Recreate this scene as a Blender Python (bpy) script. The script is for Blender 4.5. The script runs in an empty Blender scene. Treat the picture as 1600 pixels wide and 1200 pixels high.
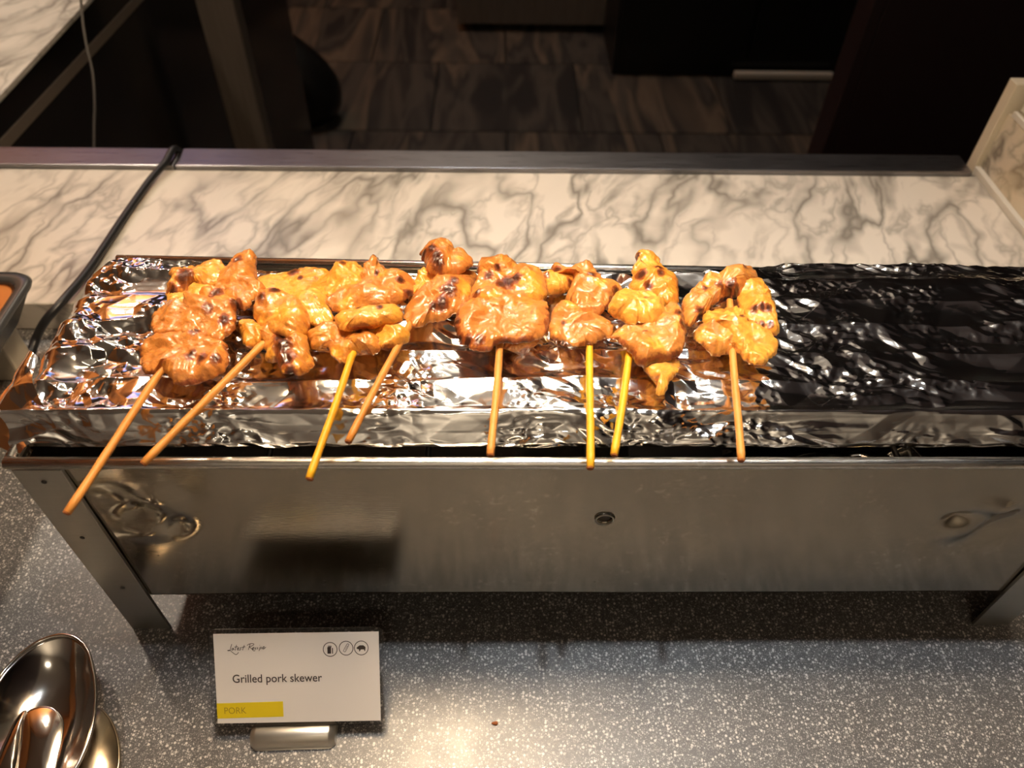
import bpy, bmesh, math, random
import numpy as np
from mathutils import Vector, Matrix
random.seed(7)
S = bpy.context.scene
COL = S.collection

# ------------------------------------------------------------------ camera
CAMP = np.array([.2265, -.2189, .4606])
def cam_basis(pitch, yaw, roll):
    p, y, r = math.radians(pitch), math.radians(yaw), math.radians(roll)
    f = np.array([-math.sin(y)*math.cos(p), math.cos(y)*math.cos(p), -math.sin(p)])
    ri = np.array([math.cos(y), math.sin(y), 0.]); up = np.cross(ri, f)
    return f, ri*math.cos(r)+up*math.sin(r), -ri*math.sin(r)+up*math.cos(r)
FW, RI, UP = cam_basis(47.107, -1.8185, 1.46)
def ray(x, y): return FW + RI*(x-800)/1200 + UP*(600-y)/1200
def at(x, y, z):
    d = ray(x, y); return Vector(CAMP + (z-CAMP[2])/d[2]*d)
def atY(x, y, Y):
    d = ray(x, y); return Vector(CAMP + (Y-CAMP[1])/d[1]*d)
def atX(x, y, X):
    d = ray(x, y); return Vector(CAMP + (X-CAMP[0])/d[0]*d)
cd = bpy.data.cameras.new('camera'); cam = bpy.data.objects.new('camera', cd); COL.objects.link(cam)
M = Matrix(((RI[0], UP[0], -FW[0], CAMP[0]), (RI[1], UP[1], -FW[1], CAMP[1]), (RI[2], UP[2], -FW[2], CAMP[2]), (0, 0, 0, 1)))
cam.matrix_world = M
cd.sensor_width = 36; cd.lens = 27; cd.clip_start = .01; cd.clip_end = 50
cd.dof.use_dof = True; cd.dof.focus_distance = .42; cd.dof.aperture_fstop = 9
S.camera = cam

# ------------------------------------------------------------------ world, lights, exposure
w = bpy.data.worlds.new('world'); S.world = w; w.use_nodes = True
w.node_tree.nodes['Background'].inputs[0].default_value = (.55, .5, .47, 1)
w.node_tree.nodes['Background'].inputs[1].default_value = .035
def area(name, loc, size, power, col, target=None, shape='DISK', size_y=None, spread=180):
    l = bpy.data.lights.new(name, 'AREA'); l.shape = shape; l.size = size
    if size_y: l.size_y = size_y
    l.energy = power; l.color = col; l.spread = math.radians(spread)
    o = bpy.data.objects.new(name, l); COL.objects.link(o); o.location = loc
    d = (Vector(target) if target else Vector((loc[0], loc[1], 0))) - Vector(loc)
    o.rotation_euler = d.to_track_quat('-Z', 'Y').to_euler()
    return o
def bulb(name, loc, rad, power, col):
    l = bpy.data.lights.new(name, 'POINT'); l.shadow_soft_size = rad; l.energy = power; l.color = col
    o = bpy.data.objects.new(name, l); COL.objects.link(o); o.location = loc
bulb('heat_lamp_bulb', (.175, .118, .645), .042, 7.2, (1, .75, .49))
area('ceiling_spot_cool', (.42, .12, 2.3), .08, .6, (.84, .92, 1), (.40, .05, 0), spread=30)
area('ceiling_spot_warm', (.60, .34, 2.2), .10, .8, (1, .82, .62), (.45, 0.1, 0), spread=60)
area('counter_back_light', (.15, 1.0, 1.7), .12, .55, (.95, .97, 1), (.2, .42, 0), spread=80)
area('aisle_light', (.1, 2.4, 2.3), .3, 5.0, (1, .86, .7), (.1, 2.5, -.9), spread=120)
area('counter_arm_light', (-.7, .9, 1.4), .12, 3.2, (1, .84, .66), (-.6, .8, 0), spread=90)
area('timber_fill_light', (-1.2, 2.2, 1.6), .3, 26.0, (1, .72, .42), (-2.2, 2.8, 2.4), spread=150)  # added fill so the unseen timber shows bright orange in the foil
area('ceiling_fill_light', (.1, 3.6, 1.7), .5, 22.0, (1, .88, .74), (0, 2.6, 2.6), spread=140)  # added fill aimed up, brightens the ceiling mirrored in the foil
area('front_wall_fill_light', (.3, -1.6, 2.3), .4, 16.0, (1, .84, .64), (.3, -2.5, 1.0), spread=150)  # added fill on the unseen front wall, for foil fold and spoon reflections
area('blue_reflection_light', (-1.0, 2.3, 1.62), .9, 1.6, (.08, .38, .9), (0, .3, .1), 'RECTANGLE', .5)  # unseen blue source, placed to reflect in the flat foil facets
S.view_settings.view_transform = 'Standard'; S.view_settings.look = 'None'
S.view_settings.exposure = 0.18; S.view_settings.gamma = 1.0; S.view_settings.use_curve_mapping = False

# ------------------------------------------------------------------ helpers
def obj(name, bm, mat, parent=None, smooth=False):
    if isinstance(bm, bmesh.types.BMesh):
        me = bpy.data.meshes.new(name); bmesh.ops.recalc_face_normals(bm, faces=bm.faces); bm.to_mesh(me); bm.free()
    else: me = bm
    if mat is not None:
        me.materials.clear(); me.materials.append(mat)
    o = bpy.data.objects.new(name, me); COL.objects.link(o)
    if smooth:
        me.polygons.foreach_set('use_smooth', [True]*len(me.polygons))
    if parent is not None: o.parent = parent
    return o
def tag(o, label=None, cat=None, group=None, kind=None):
    if label: o['label'] = label
    if cat: o['category'] = cat
    if group: o['group'] = group
    if kind: o['kind'] = kind
    return o
def thing(name, loc, label, cat, group=None):
    o = bpy.data.objects.new(name, None); COL.objects.link(o); o.location = loc; o.empty_display_size = .01
    return tag(o, label, cat, group)
def settle(root):
    """children are modelled in world space: shift them into the root's frame"""
    for ch in root.children: ch.location = ch.location - root.location
def box(bm, lo, hi, bev=0):
    v = [bm.verts.new((x, y, z)) for x in (lo[0], hi[0]) for y in (lo[1], hi[1]) for z in (lo[2], hi[2])]
    fs = [(0,1,3,2),(4,6,7,5),(0,4,5,1),(2,3,7,6),(0,2,6,4),(1,5,7,3)]
    ff = [bm.faces.new([v[i] for i in f]) for f in fs]
    if bev:
        es = list({e for f in ff for e in f.edges})
        bmesh.ops.bevel(bm, geom=es, offset=bev, segments=2, affect='EDGES', profile=.5)
    return bm
def bx(lo, hi, bev=0): return box(bmesh.new(), lo, hi, bev)
def tube(bm, pts, r, seg=12, cap=True):
    pts = [Vector(p) for p in pts]; rs = r if isinstance(r, (list, tuple)) else [r]*len(pts)
    rings = []; up = None
    for i, p in enumerate(pts):
        t = (pts[min(i+1, len(pts)-1)]-pts[max(i-1, 0)]).normalized()
        if up is None: up = t.orthogonal().normalized()
        up = (up - t*up.dot(t)).normalized(); b = t.cross(up)
        rings.append([bm.verts.new(p+(up*math.cos(a)+b*math.sin(a))*rs[i]) for a in [2*math.pi*k/seg for k in range(seg)]])
    for a, b in zip(rings, rings[1:]):
        for k in range(seg): bm.faces.new((a[k], a[(k+1) % seg], b[(k+1) % seg], b[k]))
    if cap: bm.faces.new(rings[0]); bm.faces.new(rings[-1][::-1])
    return bm
def tb(pts, r, seg=12): return tube(bmesh.new(), pts, r, seg)
def spline(pts, n=8):
    P = [Vector(p) for p in pts]; out = []
    for i in range(len(P)-1):
        a, b, c, d = P[max(i-1, 0)], P[i], P[i+1], P[min(i+2, len(P)-1)]
        for k in range(n):
            t = k/n; out.append(.5*((2*b)+(c-a)*t+(2*a-5*b+4*c-d)*t*t+(3*b-a-3*c+d)*t**3))
    return out+[P[-1]]
def closed_spline(P, n):
    P = [np.array(p, float) for p in P]; m = len(P); out = []
    for i in range(m):
        a, b, c, d = P[i-1], P[i], P[(i+1) % m], P[(i+2) % m]
        for k in range(n):
            t = k/n; out.append(.5*((2*b)+(c-a)*t+(2*a-5*b+4*c-d)*t*t+(3*b-a-3*c+d)*t**3))
    return np.array(out)

# numpy noise
_r = np.random.RandomState(3)
PERM = _r.permutation(4096); GR = _r.uniform(0, 2*np.pi, 4096); JX = _r.rand(4096); JY = _r.rand(4096)
def _h(ix, iy): return PERM[(PERM[ix & 4095] + iy) & 4095]
def perlin(x, y):
    x = np.asarray(x, float)+500; y = np.asarray(y, float)+500
    ix = np.floor(x).astype(int); iy = np.floor(y).astype(int); fx = x-ix; fy = y-iy
    def g(a, b):
        t = GR[_h(ix+a, iy+b)]; return np.cos(t)*(fx-a)+np.sin(t)*(fy-b)
    u = fx**3*(fx*(6*fx-15)+10); v = fy**3*(fy*(6*fy-15)+10)
    return 1.4*((g(0,0)*(1-u)+g(1,0)*u)*(1-v)+(g(0,1)*(1-u)+g(1,1)*u)*v)
def worley(x, y):
    x = np.asarray(x, float)+500; y = np.asarray(y, float)+500
    ix = np.floor(x).astype(int); iy = np.floor(y).astype(int)
    f1 = np.full(x.shape, 9.); f2 = np.full(x.shape, 9.)
    for a in (-1, 0, 1):
        for b in (-1, 0, 1):
            h = _h(ix+a, iy+b); d = np.hypot(ix+a+JX[h]-x, iy+b+JY[h]-y)
            f2 = np.minimum(f2, np.maximum(f1, d)); f1 = np.minimum(f1, d)
    return f1, f2
def tri(x, y, seed=0):
    """height field of flat triangular facets meeting in straight creases"""
    x = x+seed*13.7+500; y = y*1.1547+seed*7.3+500; u = x-.5*y; iu = np.floor(u).astype(int); iv = np.floor(y).astype(int); fu = u-iu; fv = y-iv
    z = lambda a, b: JX[_h(iu+a, iv+b)]-.5
    lo = z(0,0)+(z(1,0)-z(0,0))*fu+(z(0,1)-z(0,0))*fv; hi = z(1,1)+(z(0,1)-z(1,1))*(1-fu)+(z(1,0)-z(1,1))*(1-fv)
    return np.where(fu+fv < 1, lo, hi)
def facet(x, y, sc, s):
    """crumpled sheet: the upper envelope of tilted random planes per patch, sharp creases and smooth facets"""
    h = None
    for k in range(4):
        n = perlin(x*sc+17*k+s, y*sc-11*k+s*2)
        h = n if h is None else np.maximum(h, n)
    return h

# ------------------------------------------------------------------ materials
def mat(name, col=(.5,.5,.5), rough=.5, metal=0., **kw):
    m = bpy.data.materials.new(name); m.use_nodes = True; b = m.node_tree.nodes['Principled BSDF']
    b.inputs['Base Color'].default_value = (*col, 1); b.inputs['Roughness'].default_value = rough; b.inputs['Metallic'].default_value = metal
    for k, v in kw.items(): b.inputs[k.replace('_', ' ')].default_value = v
    return m
class NT:
    def __init__(s, m): s.m = m; s.t = m.node_tree; s.b = s.t.nodes['Principled BSDF']
    def n(s, typ, **kw):
        o = s.t.nodes.new(typ)
        for k, v in kw.items():
            if hasattr(o, k) and not (k in o.inputs): setattr(o, k, v)
            else: o.inputs[k].default_value = v
        return o
    def l(s, a, b): s.t.links.new(a, b)
    def noise(s, vec, scale, detail=4, rough=.55, dist=0):
        o = s.n('ShaderNodeTexNoise'); o.inputs['Scale'].default_value = scale; o.inputs['Detail'].default_value = detail
        o.inputs['Roughness'].default_value = rough; o.inputs['Distortion'].default_value = dist
        if vec is not None: s.l(vec, o.inputs['Vector'])
        return o.outputs['Fac']
    def coord(s, scale=(1,1,1), rot=(0,0,0), kind='Object', loc=(0,0,0)):
        c = s.n('ShaderNodeTexCoord'); mp = s.n('ShaderNodeMapping'); s.l(c.outputs[kind], mp.inputs[0])
        mp.inputs['Scale'].default_value = scale; mp.inputs['Rotation'].default_value = rot; mp.inputs['Location'].default_value = loc
        return mp.outputs[0]
    def ramp(s, fac, stops, interp='LINEAR'):
        r = s.n('ShaderNodeValToRGB'); r.color_ramp.interpolation = interp; e = r.color_ramp.elements
        while len(e) < len(stops): e.new(.5)
        for i, (p, c) in enumerate(stops):
            e[i].position = p; e[i].color = (*c, 1) if len(c) == 3 else c
        s.l(fac, r.inputs[0]); return r.outputs[0]
    def mix(s, f, a, b, blend='MIX'):
        o = s.n('ShaderNodeMix'); o.data_type = 'RGBA'; o.blend_type = blend
        for v, i in ((f, 0), (a, 6), (b, 7)):
            if isinstance(v, (int, float)): o.inputs[i].default_value = v
            elif isinstance(v, tuple): o.inputs[i].default_value = (*v, 1)
            else: s.l(v, o.inputs[i])
        return o.outputs[2]
    def math(s, op, a, b=0.):
        o = s.n('ShaderNodeMath'); o.operation = op
        for i, v in ((0, a), (1, b)):
            if isinstance(v, (int, float)): o.inputs[i].default_value = v
            else: s.l(v, o.inputs[i])
        return o.outputs[0]
    def bump(s, h, strength, dist):
        o = s.n('ShaderNodeBump'); o.inputs['Strength'].default_value = strength; o.inputs['Distance'].default_value = dist
        s.l(h, o.inputs['Height']); s.l(o.outputs[0], s.b.inputs['Normal']); return o
def g(v): return (v, v, v)

def marble_mat(name, base=(.70,.65,.57), vein=(.13,.12,.10), rz=.5, warm=0):
    m = mat(name, rough=.22); t = NT(m)
    v = t.coord((1,1,1), (.3, .2, rz))
    warp = t.n('ShaderNodeTexNoise', Scale=7.0, Detail=5.0); t.l(v, warp.inputs['Vector'])
    vv = t.n('ShaderNodeMixRGB'); vv.blend_type = 'ADD'; vv.inputs[0].default_value = .06
    t.l(v, vv.inputs[1]); t.l(warp.outputs['Color'], vv.inputs[2])
    st = t.n('ShaderNodeMapping'); st.inputs['Scale'].default_value = (1.0, .34, 1.0); t.l(vv.outputs[0], st.inputs[0])
    def vn(scale, seed, wdt):
        mp = t.n('ShaderNodeMapping'); mp.inputs['Location'].default_value = (seed, seed, seed); t.l(st.outputs[0], mp.inputs[0])
        f = t.noise(mp.outputs[0], scale, 3, .5, .35)
        d = t.math('ABSOLUTE', t.math('SUBTRACT', f, .5)); r = t.ramp(d, [(0, g(1)), (wdt*.35, g(.55)), (wdt, g(0))]); return r
    a = vn(15, 0, .075); b = vn(30, 7, .07); cloud = t.ramp(t.noise(st.outputs[0], 9, 4), [(.4, g(0)), (.62, g(1))])
    pres = t.ramp(t.noise(v, 8, 2), [(.32, g(.25)), (.52, g(1))])
    ve = t.math('MULTIPLY', t.math('MAXIMUM', a, t.math('MULTIPLY', b, .6)), pres)
    c = t.mix(t.math('MULTIPLY', cloud, .22), base, (.42,.40,.36))
    c = t.mix(t.math('MULTIPLY', ve, .82), c, vein)
    if warm: c = t.mix(t.ramp(t.noise(v, 5, 3), [(.4, g(0)), (.7, g(.7))]), c, (.62,.47,.24))
    t.l(c, t.b.inputs['Base Color']); return m
M_marble = marble_mat('marble', rz=.35); M_marble2 = marble_mat('marble_panel', base=(.66,.60,.48), rz=1.2, warm=1)
def granite():
    m = mat('speckled_solid_surface', rough=.3, Specular_IOR_Level=.8); t = NT(m); v = t.coord()
    def fl(scale, lo, hi, seed):
        o = t.n('ShaderNodeTexVoronoi'); o.inputs['Scale'].default_value = scale; o.inputs['Randomness'].default_value = 1
        mp = t.n('ShaderNodeMapping'); mp.inputs['Location'].default_value = (seed, seed*2, 0); t.l(v, mp.inputs[0]); t.l(mp.outputs[0], o.inputs['Vector'])
        sep = t.n('ShaderNodeSeparateColor'); t.l(o.outputs['Color'], sep.inputs[0])
        near = t.ramp(o.outputs['Distance'], [(0, g(1)), (.30, g(1)), (.42, g(0))])
        return t.math('MULTIPLY', near, t.ramp(sep.outputs[0], [(lo, g(0)), (hi, g(1))])), sep
    a, _ = fl(480, .5, .8, 0); b, _ = fl(820, .4, .75, 3); c2, _ = fl(1700, .4, .6, 5)
    fac = t.math('MAXIMUM', t.math('MAXIMUM', a, t.math('MULTIPLY', b, .75)), t.math('MULTIPLY', c2, .5))
    base = t.mix(t.noise(v, 300, 2), (.050,.046,.044), (.13,.122,.115))
    col = t.mix(fac, base, (.64,.60,.55)); t.l(col, t.b.inputs['Base Color'])
    t.l(t.ramp(t.noise(v, 25, 3), [(.3, g(.31)), (.7, g(.40))]), t.b.inputs['Roughness'])
    return m
M_granite = granite()
def steel(name, col=(.62,.59,.55), rough=.24, streak=(1, 60, 60), spots=False, var=.08):
    m = mat(name, col, rough, 1.); t = NT(m); v = t.coord(streak)
    n1 = t.noise(v, 18, 4, .6); t.l(t.ramp(n1, [(.3, g(rough-var)), (.75, g(rough+var))]), t.b.inputs['Roughness'])
    n2 = t.noise(t.coord(), 22, 5, .6, .4)
    c = t.mix(t.ramp(n2, [(.4, g(0)), (.7, g(.5))]), col, tuple(.78*x for x in col))
    if spots:
        n3 = t.noise(t.coord(), 330, 2, .5); big = t.ramp(t.noise(t.coord(), 30, 2), [(.5, g(0)), (.62, g(1))])
        sp = t.math('MULTIPLY', t.ramp(n3, [(.755, g(0)), (.78, g(1))]), big)
        refl_flecks = t.math('MULTIPLY', t.ramp(t.noise(t.coord(), 260, 3, .6), [(.58, g(0)), (.72, g(.75))]), t.ramp(t.noise(t.coord(), 14, 3), [(.42, g(0)), (.6, g(1))]))  # pale flecks: light stains, and counter speckle reflections painted into the colour
        c = t.mix(refl_flecks, c, tuple(min(1., 1.5*x) for x in col))
        c = t.mix(sp, c, (.02,.015,.01)); inv = t.math('SUBTRACT', 1., sp); t.l(inv, t.b.inputs['Metallic'])
    t.l(c, t.b.inputs['Base Color']); t.bump(t.noise(t.coord(streak), 30, 3), .06, .001)
    return m
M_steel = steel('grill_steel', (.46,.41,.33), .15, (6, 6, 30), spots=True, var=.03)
M_leg = steel('leg_steel', (.50,.49,.45), .42)
M_rim = steel('rim_steel', (.80,.77,.72), .28, (2, 90, 90), spots=True)
M_dark_steel = steel('ledge_steel', (.30,.29,.30), .33)
M_inner = steel('inner_steel', (.52,.48,.42), .4, spots=True)
M_spoon = steel('polished_steel', (.72,.68,.63), .13, (1, 1, 1), var=.03)
M_gold = steel('warm_steel', (.62,.52,.38), .22, (1, 1, 1), var=.05)
M_nickel = steel('brushed_nickel', (.76,.71,.62), .36, (1, 1, 1))
M_foil = mat('aluminium_foil', (.93,.92,.90), .13, 1.)
_t = NT(M_foil); _t.bump(_t.noise(_t.coord((1, 1, 1)), 120, 3, .5, .3), .06, .0012)
M_black = mat('black_metal', (.012,.011,.011), .45); M_blackplastic = mat('black_rubber', (.012,.012,.013), .4)
M_cord = mat('grey_cord', (.16,.155,.15), .45)
M_screw = mat('dark_screw', (.10,.09,.08), .4, .9)
M_paper = mat('card_paper', (.80,.74,.68), .55); M_print = mat('printed_ink', (.045,.03,.025), .6)
M_ylw = mat('printed_yellow', (.80,.60,.01), .5); M_ink2 = mat('printed_olive', (.30,.20,.02), .6)
M_lam = mat('clear_laminate', (.9,.9,.9), .08, 0, Transmission_Weight=1., IOR=1.3)
M_sideglass = mat('black_glossy_panel', (.010,.009,.009), .16); M_trimstrip = mat('taupe_trim', (.16,.13,.10), .4)
M_beige = mat('beige_edge', (.60,.54,.42), .4); M_white = mat('white_trim', (.62,.60,.54), .4)
M_maroon = mat('dark_maroon_laminate', (.012,.005,.006), .45); M_cab = mat('black_laminate', (.005,.005,.005), .4)
M_copper = mat('glazed_copper_dish', (.72,.27,.08), .3); M_rimblk = mat('dark_glazed_rim', (.05,.05,.05), .25)
M_post = mat('grey_brown_wood', (.10,.08,.065), .55)
def woodish(m, a, b, sc=(40, 3, 3)):
    t = NT(m); t.l(t.mix(t.noise(t.coord(sc), 3, 5, .6, .5), a, b), t.b.inputs['Base Color'])
woodish(M_post, (.06,.048,.038), (.15,.12,.095)); M_greywood = mat('grey_wood', (.1,.09,.08), .6); woodish(M_greywood, (.06,.055,.045), (.16,.14,.12))
def carpet_mat():
    m = mat('striped_carpet', rough=.95); t = NT(m)
    oi = t.n('ShaderNodeObjectInfo'); tc = t.n('ShaderNodeTexCoord'); add = t.n('ShaderNodeVectorMath'); add.operation = 'ADD'
    cx = t.n('ShaderNodeCombineXYZ'); t.l(t.math('MULTIPLY', oi.outputs['Random'], 40.), cx.inputs[0]); t.l(t.math('MULTIPLY', oi.outputs['Random'], 90.), cx.inputs[1])
    t.l(tc.outputs['Object'], add.inputs[0]); t.l(cx.outputs[0], add.inputs[1])
    mp = t.n('ShaderNodeMapping'); mp.inputs['Scale'].default_value = (3.2, .5, 1); t.l(add.outputs[0], mp.inputs[0])
    n1 = t.noise(mp.outputs[0], 1.6, 3, .5, .8); n2 = t.noise(mp.outputs[0], 3.5, 2, .5, .5)
    c = t.ramp(n1, [(.36, (.015,.015,.017)), (.43, (.075,.068,.06)), (.50, (.022,.022,.024)), (.57, (.15,.12,.09)), (.66, (.03,.03,.03))])
    c = t.mix(t.ramp(n2, [(.55, g(0)), (.62, g(.7))]), c, (.075,.068,.06))
    c = t.mix(t.math('MULTIPLY', t.noise(t.coord(), 350, 2), .5), c, (.01,.01,.01)); t.l(c, t.b.inputs['Base Color'])
    return m
M_carpet = carpet_mat()
def meat_mat(name, lean, fatc):
    m = mat(name, rough=.28, Subsurface_Weight=.2, Subsurface_Scale=.005, Coat_Weight=.7, Coat_Roughness=.07)
    m.node_tree.nodes['Principled BSDF'].inputs['Subsurface Radius'].default_value = (1, .4, .15)
    t = NT(m); v = t.coord()
    ch = t.n('ShaderNodeAttribute'); ch.attribute_name = 'char'; ft = t.n('ShaderNodeAttribute'); ft.attribute_name = 'fat'
    n = t.noise(v, 130, 4, .6, .4); n2 = t.noise(v, 420, 3, .6)
    f = t.math('ADD', ft.outputs['Fac'], t.math('MULTIPLY', t.math('SUBTRACT', n, .5), 1.5))
    c = t.mix(t.ramp(f, [(.25, g(0)), (.75, g(1))]), lean, fatc)
    c = t.mix(t.ramp(n2, [(.45, g(0)), (.75, g(.45))]), c, tuple(x*.55 for x in lean))
    br = t.ramp(t.noise(v, 210, 3, .6, .6), [(.60, g(0)), (.72, g(.55))]); c = t.mix(br, c, (.36,.085,.015))
    cf = t.math('ADD', ch.outputs['Fac'], t.math('MULTIPLY', t.math('SUBTRACT', t.noise(v, 300, 4, .7), .5), 1.1))
    c = t.mix(t.ramp(cf, [(.2, g(0)), (.42, g(.85))]), c, (.22,.04,.012))
    c = t.mix(t.ramp(cf, [(.55, g(0)), (.95, g(.9))]), c, (.045,.012,.007))
    t.l(c, t.b.inputs['Base Color'])
    t.bump(t.math('ADD', t.noise(v, 380, 4, .6), t.math('MULTIPLY', t.noise(v, 180, 3, .5, .8), 1.2)), .6, .0011)
    return m
M_meat = meat_mat('grilled_pork', (.64,.245,.055), (.88,.40,.055))
M_fat = meat_mat('yellow_pork_fat', (.74,.27,.03), (.90,.43,.07))
def stick_mat(name, a, b):
    m = mat(name, rough=.5); t = NT(m); t.l(t.mix(t.noise(t.coord((1, 1, 1)), 160, 4, .6), a, b), t.b.inputs['Base Color'])
    t.bump(t.noise(t.coord(), 500, 3), .2, .0005); return m
M_stickO = stick_mat('stained_bamboo', (.62,.22,.03), (.80,.36,.08)); M_stickY = stick_mat('turmeric_bamboo', (.88,.50,.01), (.80,.33,.02))
M_stickend = mat('bamboo_end', (.35,.10,.02), .7)

# ------------------------------------------------------------------ room shell
def struct(name, bm, m, label=None, parent=None):
    o = obj(name, bm, m, parent)
    if parent is None: tag(o, label, None, None, 'structure')
    return o
FZ = -.9
fl = struct('floor', bx((-3.2, .5, FZ-.06), (3.6, 4.6, FZ-.008)), M_black, 'dark carpeted floor of the aisle beyond the counter')
tile = bx((-.262, -.262, 0), (.262, .262, .009), .002); tme = None
ty = 2.507-.53*4
rr = random.Random(5)
for j in range(8):
    y = 1.975 + (j-2)*.53
    off = .265 if j % 2 else 0
    for i in range(-4, 6):
        x = i*.53+off
        if tme is None:
            o = obj('carpet_tile', tile, M_carpet, fl); tme = o.data
        else:
            o = bpy.data.objects.new('carpet_tile', tme); COL.objects.link(o); o.parent = fl
        o.location = (x, y, FZ-.007)
wl = mat('dark_wall_paint', (.02,.018,.017), .7)
M_orange = mat('orange_timber_wall', (.62,.27,.09), .5); woodish(M_orange, (.55,.22,.07), (.70,.32,.11), (3, 3, 30))
struct('wall_back', bx((-3.2, 4.6, FZ), (3.6, 4.7, 2.6)), wl, 'dark wall at the far end')
struct('wall_left', bx((-3.3, -2.5, FZ), (-3.2, 4.6, 2.6)), M_orange, 'timber clad side wall outside the picture')
struct('wall_right', bx((3.6, -2.5, FZ), (3.7, 4.6, 2.6)), wl, 'dark side wall outside the picture')
struct('trim_1', bx((-3.19, .9, 2.25), (-.55, 4.59, 2.59)), M_orange, 'orange timber panel added under the ceiling to colour reflections, outside the picture')  # added orange reflector, mirrored in the left part of the foil
M_ceil = mat('ceiling_paint', (.55,.52,.47), .8)
struct('wall_front', bx((-3.3, -2.62, FZ), (3.7, -2.5, 2.6)), M_ceil, 'pale wall behind the camera')
struct('trim_2', bx((1.1, -2.5, 2.52), (3.6, 4.6, 2.598)), mat('plum_ceiling_paint', (.16,.12,.12), .7), 'dark ceiling section at the right')
lampshade = thing('heat_lamp', (.175, .118, .60), 'hanging heat lamp with enamelled shade above the grill, outside the picture', 'lamp')
bm = bmesh.new(); prof_ = [(.105, .605), (.095, .64), (.05, .70), (.012, .715), (.0121, .718), (.052, .704), (.098, .643), (.108, .605)]
rr__ = [[bm.verts.new((.175+r_*math.cos(a), .118+r_*math.sin(a), z_)) for a in np.linspace(0, 2*math.pi, 33)[:-1]] for r_, z_ in prof_]
for a_, b_ in zip(rr__, rr__[1:]):
    for i in range(32): bm.faces.new((a_[i], a_[(i+1) % 32], b_[(i+1) % 32], b_[i]))
bm.faces.new(rr__[3]); obj('shade', bm, mat('white_enamel', (.55,.53,.50), .4), lampshade, True)
obj('flex', tb([(.175, .118, .719), (.175, .118, 2.58)], .004, 8), M_blackplastic, lampshade); settle(lampshade)
struct('ceiling', bx((-3.3, -2.5, 2.6), (3.7, 4.7, 2.7)), M_ceil, 'plain ceiling outside the picture')

# worktops
counter = thing('serving_counter', (.2, -.2, 0), 'dark grey counter with white speckles under the steel grill', 'counter')
obj('worktop', bx((-1.2, -1.0, -.04), (1.6, .50, 0), .002), M_granite, counter)
obj('counter_body', bx((-1.15, -.9, FZ), (1.55, .49, -.041)), M_cab, counter)
settle(counter)
slab = obj('marble_shelf', bx((-1.2, .2712, .0005), (.727, .478, .030), .0015), M_marble); tag(slab, 'long grey-veined white marble slab behind the grill', 'marble slab')
# steel ledge in two lengths, the seam where the cable passes
xs = at(277, 245, .036).x
for (a, b, lb) in ((-1.2, xs-.0006, 'left length of the steel ledge, left of the black cable'), (xs+.0006, .7215, 'long right length of the dark steel ledge behind the marble')):
    o = obj('steel_ledge', bx((a, .4785, .0005), (b, .512, .0345), .001), M_dark_steel); tag(o, lb, 'ledge', 'steel ledge behind the marble')
# marble upright on the right
up = thing('marble_side_panel', (.73, .4, .0), 'upright veined marble panel with beige edging at the right end of the marble slab', 'marble panel')
obj('panel', bx((.7335, -.2, .0005), (.755, .488, .094)), M_marble2, up)
tag(obj('end_edge', bx((.7275, .4885, .0005), (.757, .503, .124), .001), M_beige, up), 'beige end edge')
tag(obj('curb_strip', bx((.7275, -.2, .0005), (.7333, .488, .036), .0006), M_white, up), 'narrow pale strip along the foot')
tag(obj('top_rail', bx((.7335, -.2, .0945), (.7375, .482, .100), .0005), M_white, up), 'pale lower rail')
obj('glazing_channel', bx((.740, -.2, .1005), (.756, .482, .122)), M_white, up)
obj('rail_lip', bx((.7375, -.2, .119), (.7398, .482, .1235), .0005), M_white, up)
settle(up)
# left counter arm
arm = thing('counter_arm', (-.6, 1.1, FZ), 'marble-topped counter arm with black glossy side at the upper left', 'counter')
obj('marble_top', bx((-1.2, .5125, .027), (-.338, 2.0, .034), .001), M_marble, arm)
obj('side_panel', bx((-1.18, .5125, FZ), (-.345, 1.98, .0268)), M_sideglass, arm)
a0 = atX(0, 222, -.3448); a1 = atX(210, 12, -.3448)
bm = bmesh.new(); dz = .011
box(bm, (-.3452, .52, 0), (-.3435, 1.97, .014))
sl = (a1.z-a0.z)/(a1.y-a0.y)
for vtx in bm.verts: vtx.co.z += a0.z-.012 + (vtx.co.y-a0.y)*sl*.6
tag(obj('trim_strip', bm, M_trimstrip, arm), 'thin taupe strip on the black side')
settle(arm)
# hanging grey cord
tag(obj('hanging_cord', tb([(atY(124, -60, .60).x, .60, 2.59)]+spline([atY(124, -60, .60), atY(128, 20, .60), atY(135, 70, .60), atY(145, 115, .60), atY(148, 165, .60), atY(147, 205, .60), atY(147, 330, .60)], 6), .0014, 8), M_cord, None, True), 'thin grey cord hanging before the black counter side, upper left', 'cord')

# aisle furniture
p = atY(342, 100, 1.2); post = obj('wooden_post', bx((-.292, 1.17, FZ+.002), (-.226, 1.21, .6), .003), M_post)
tag(post, 'grey-brown wooden post rising from the aisle floor, upper left', 'post')
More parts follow.
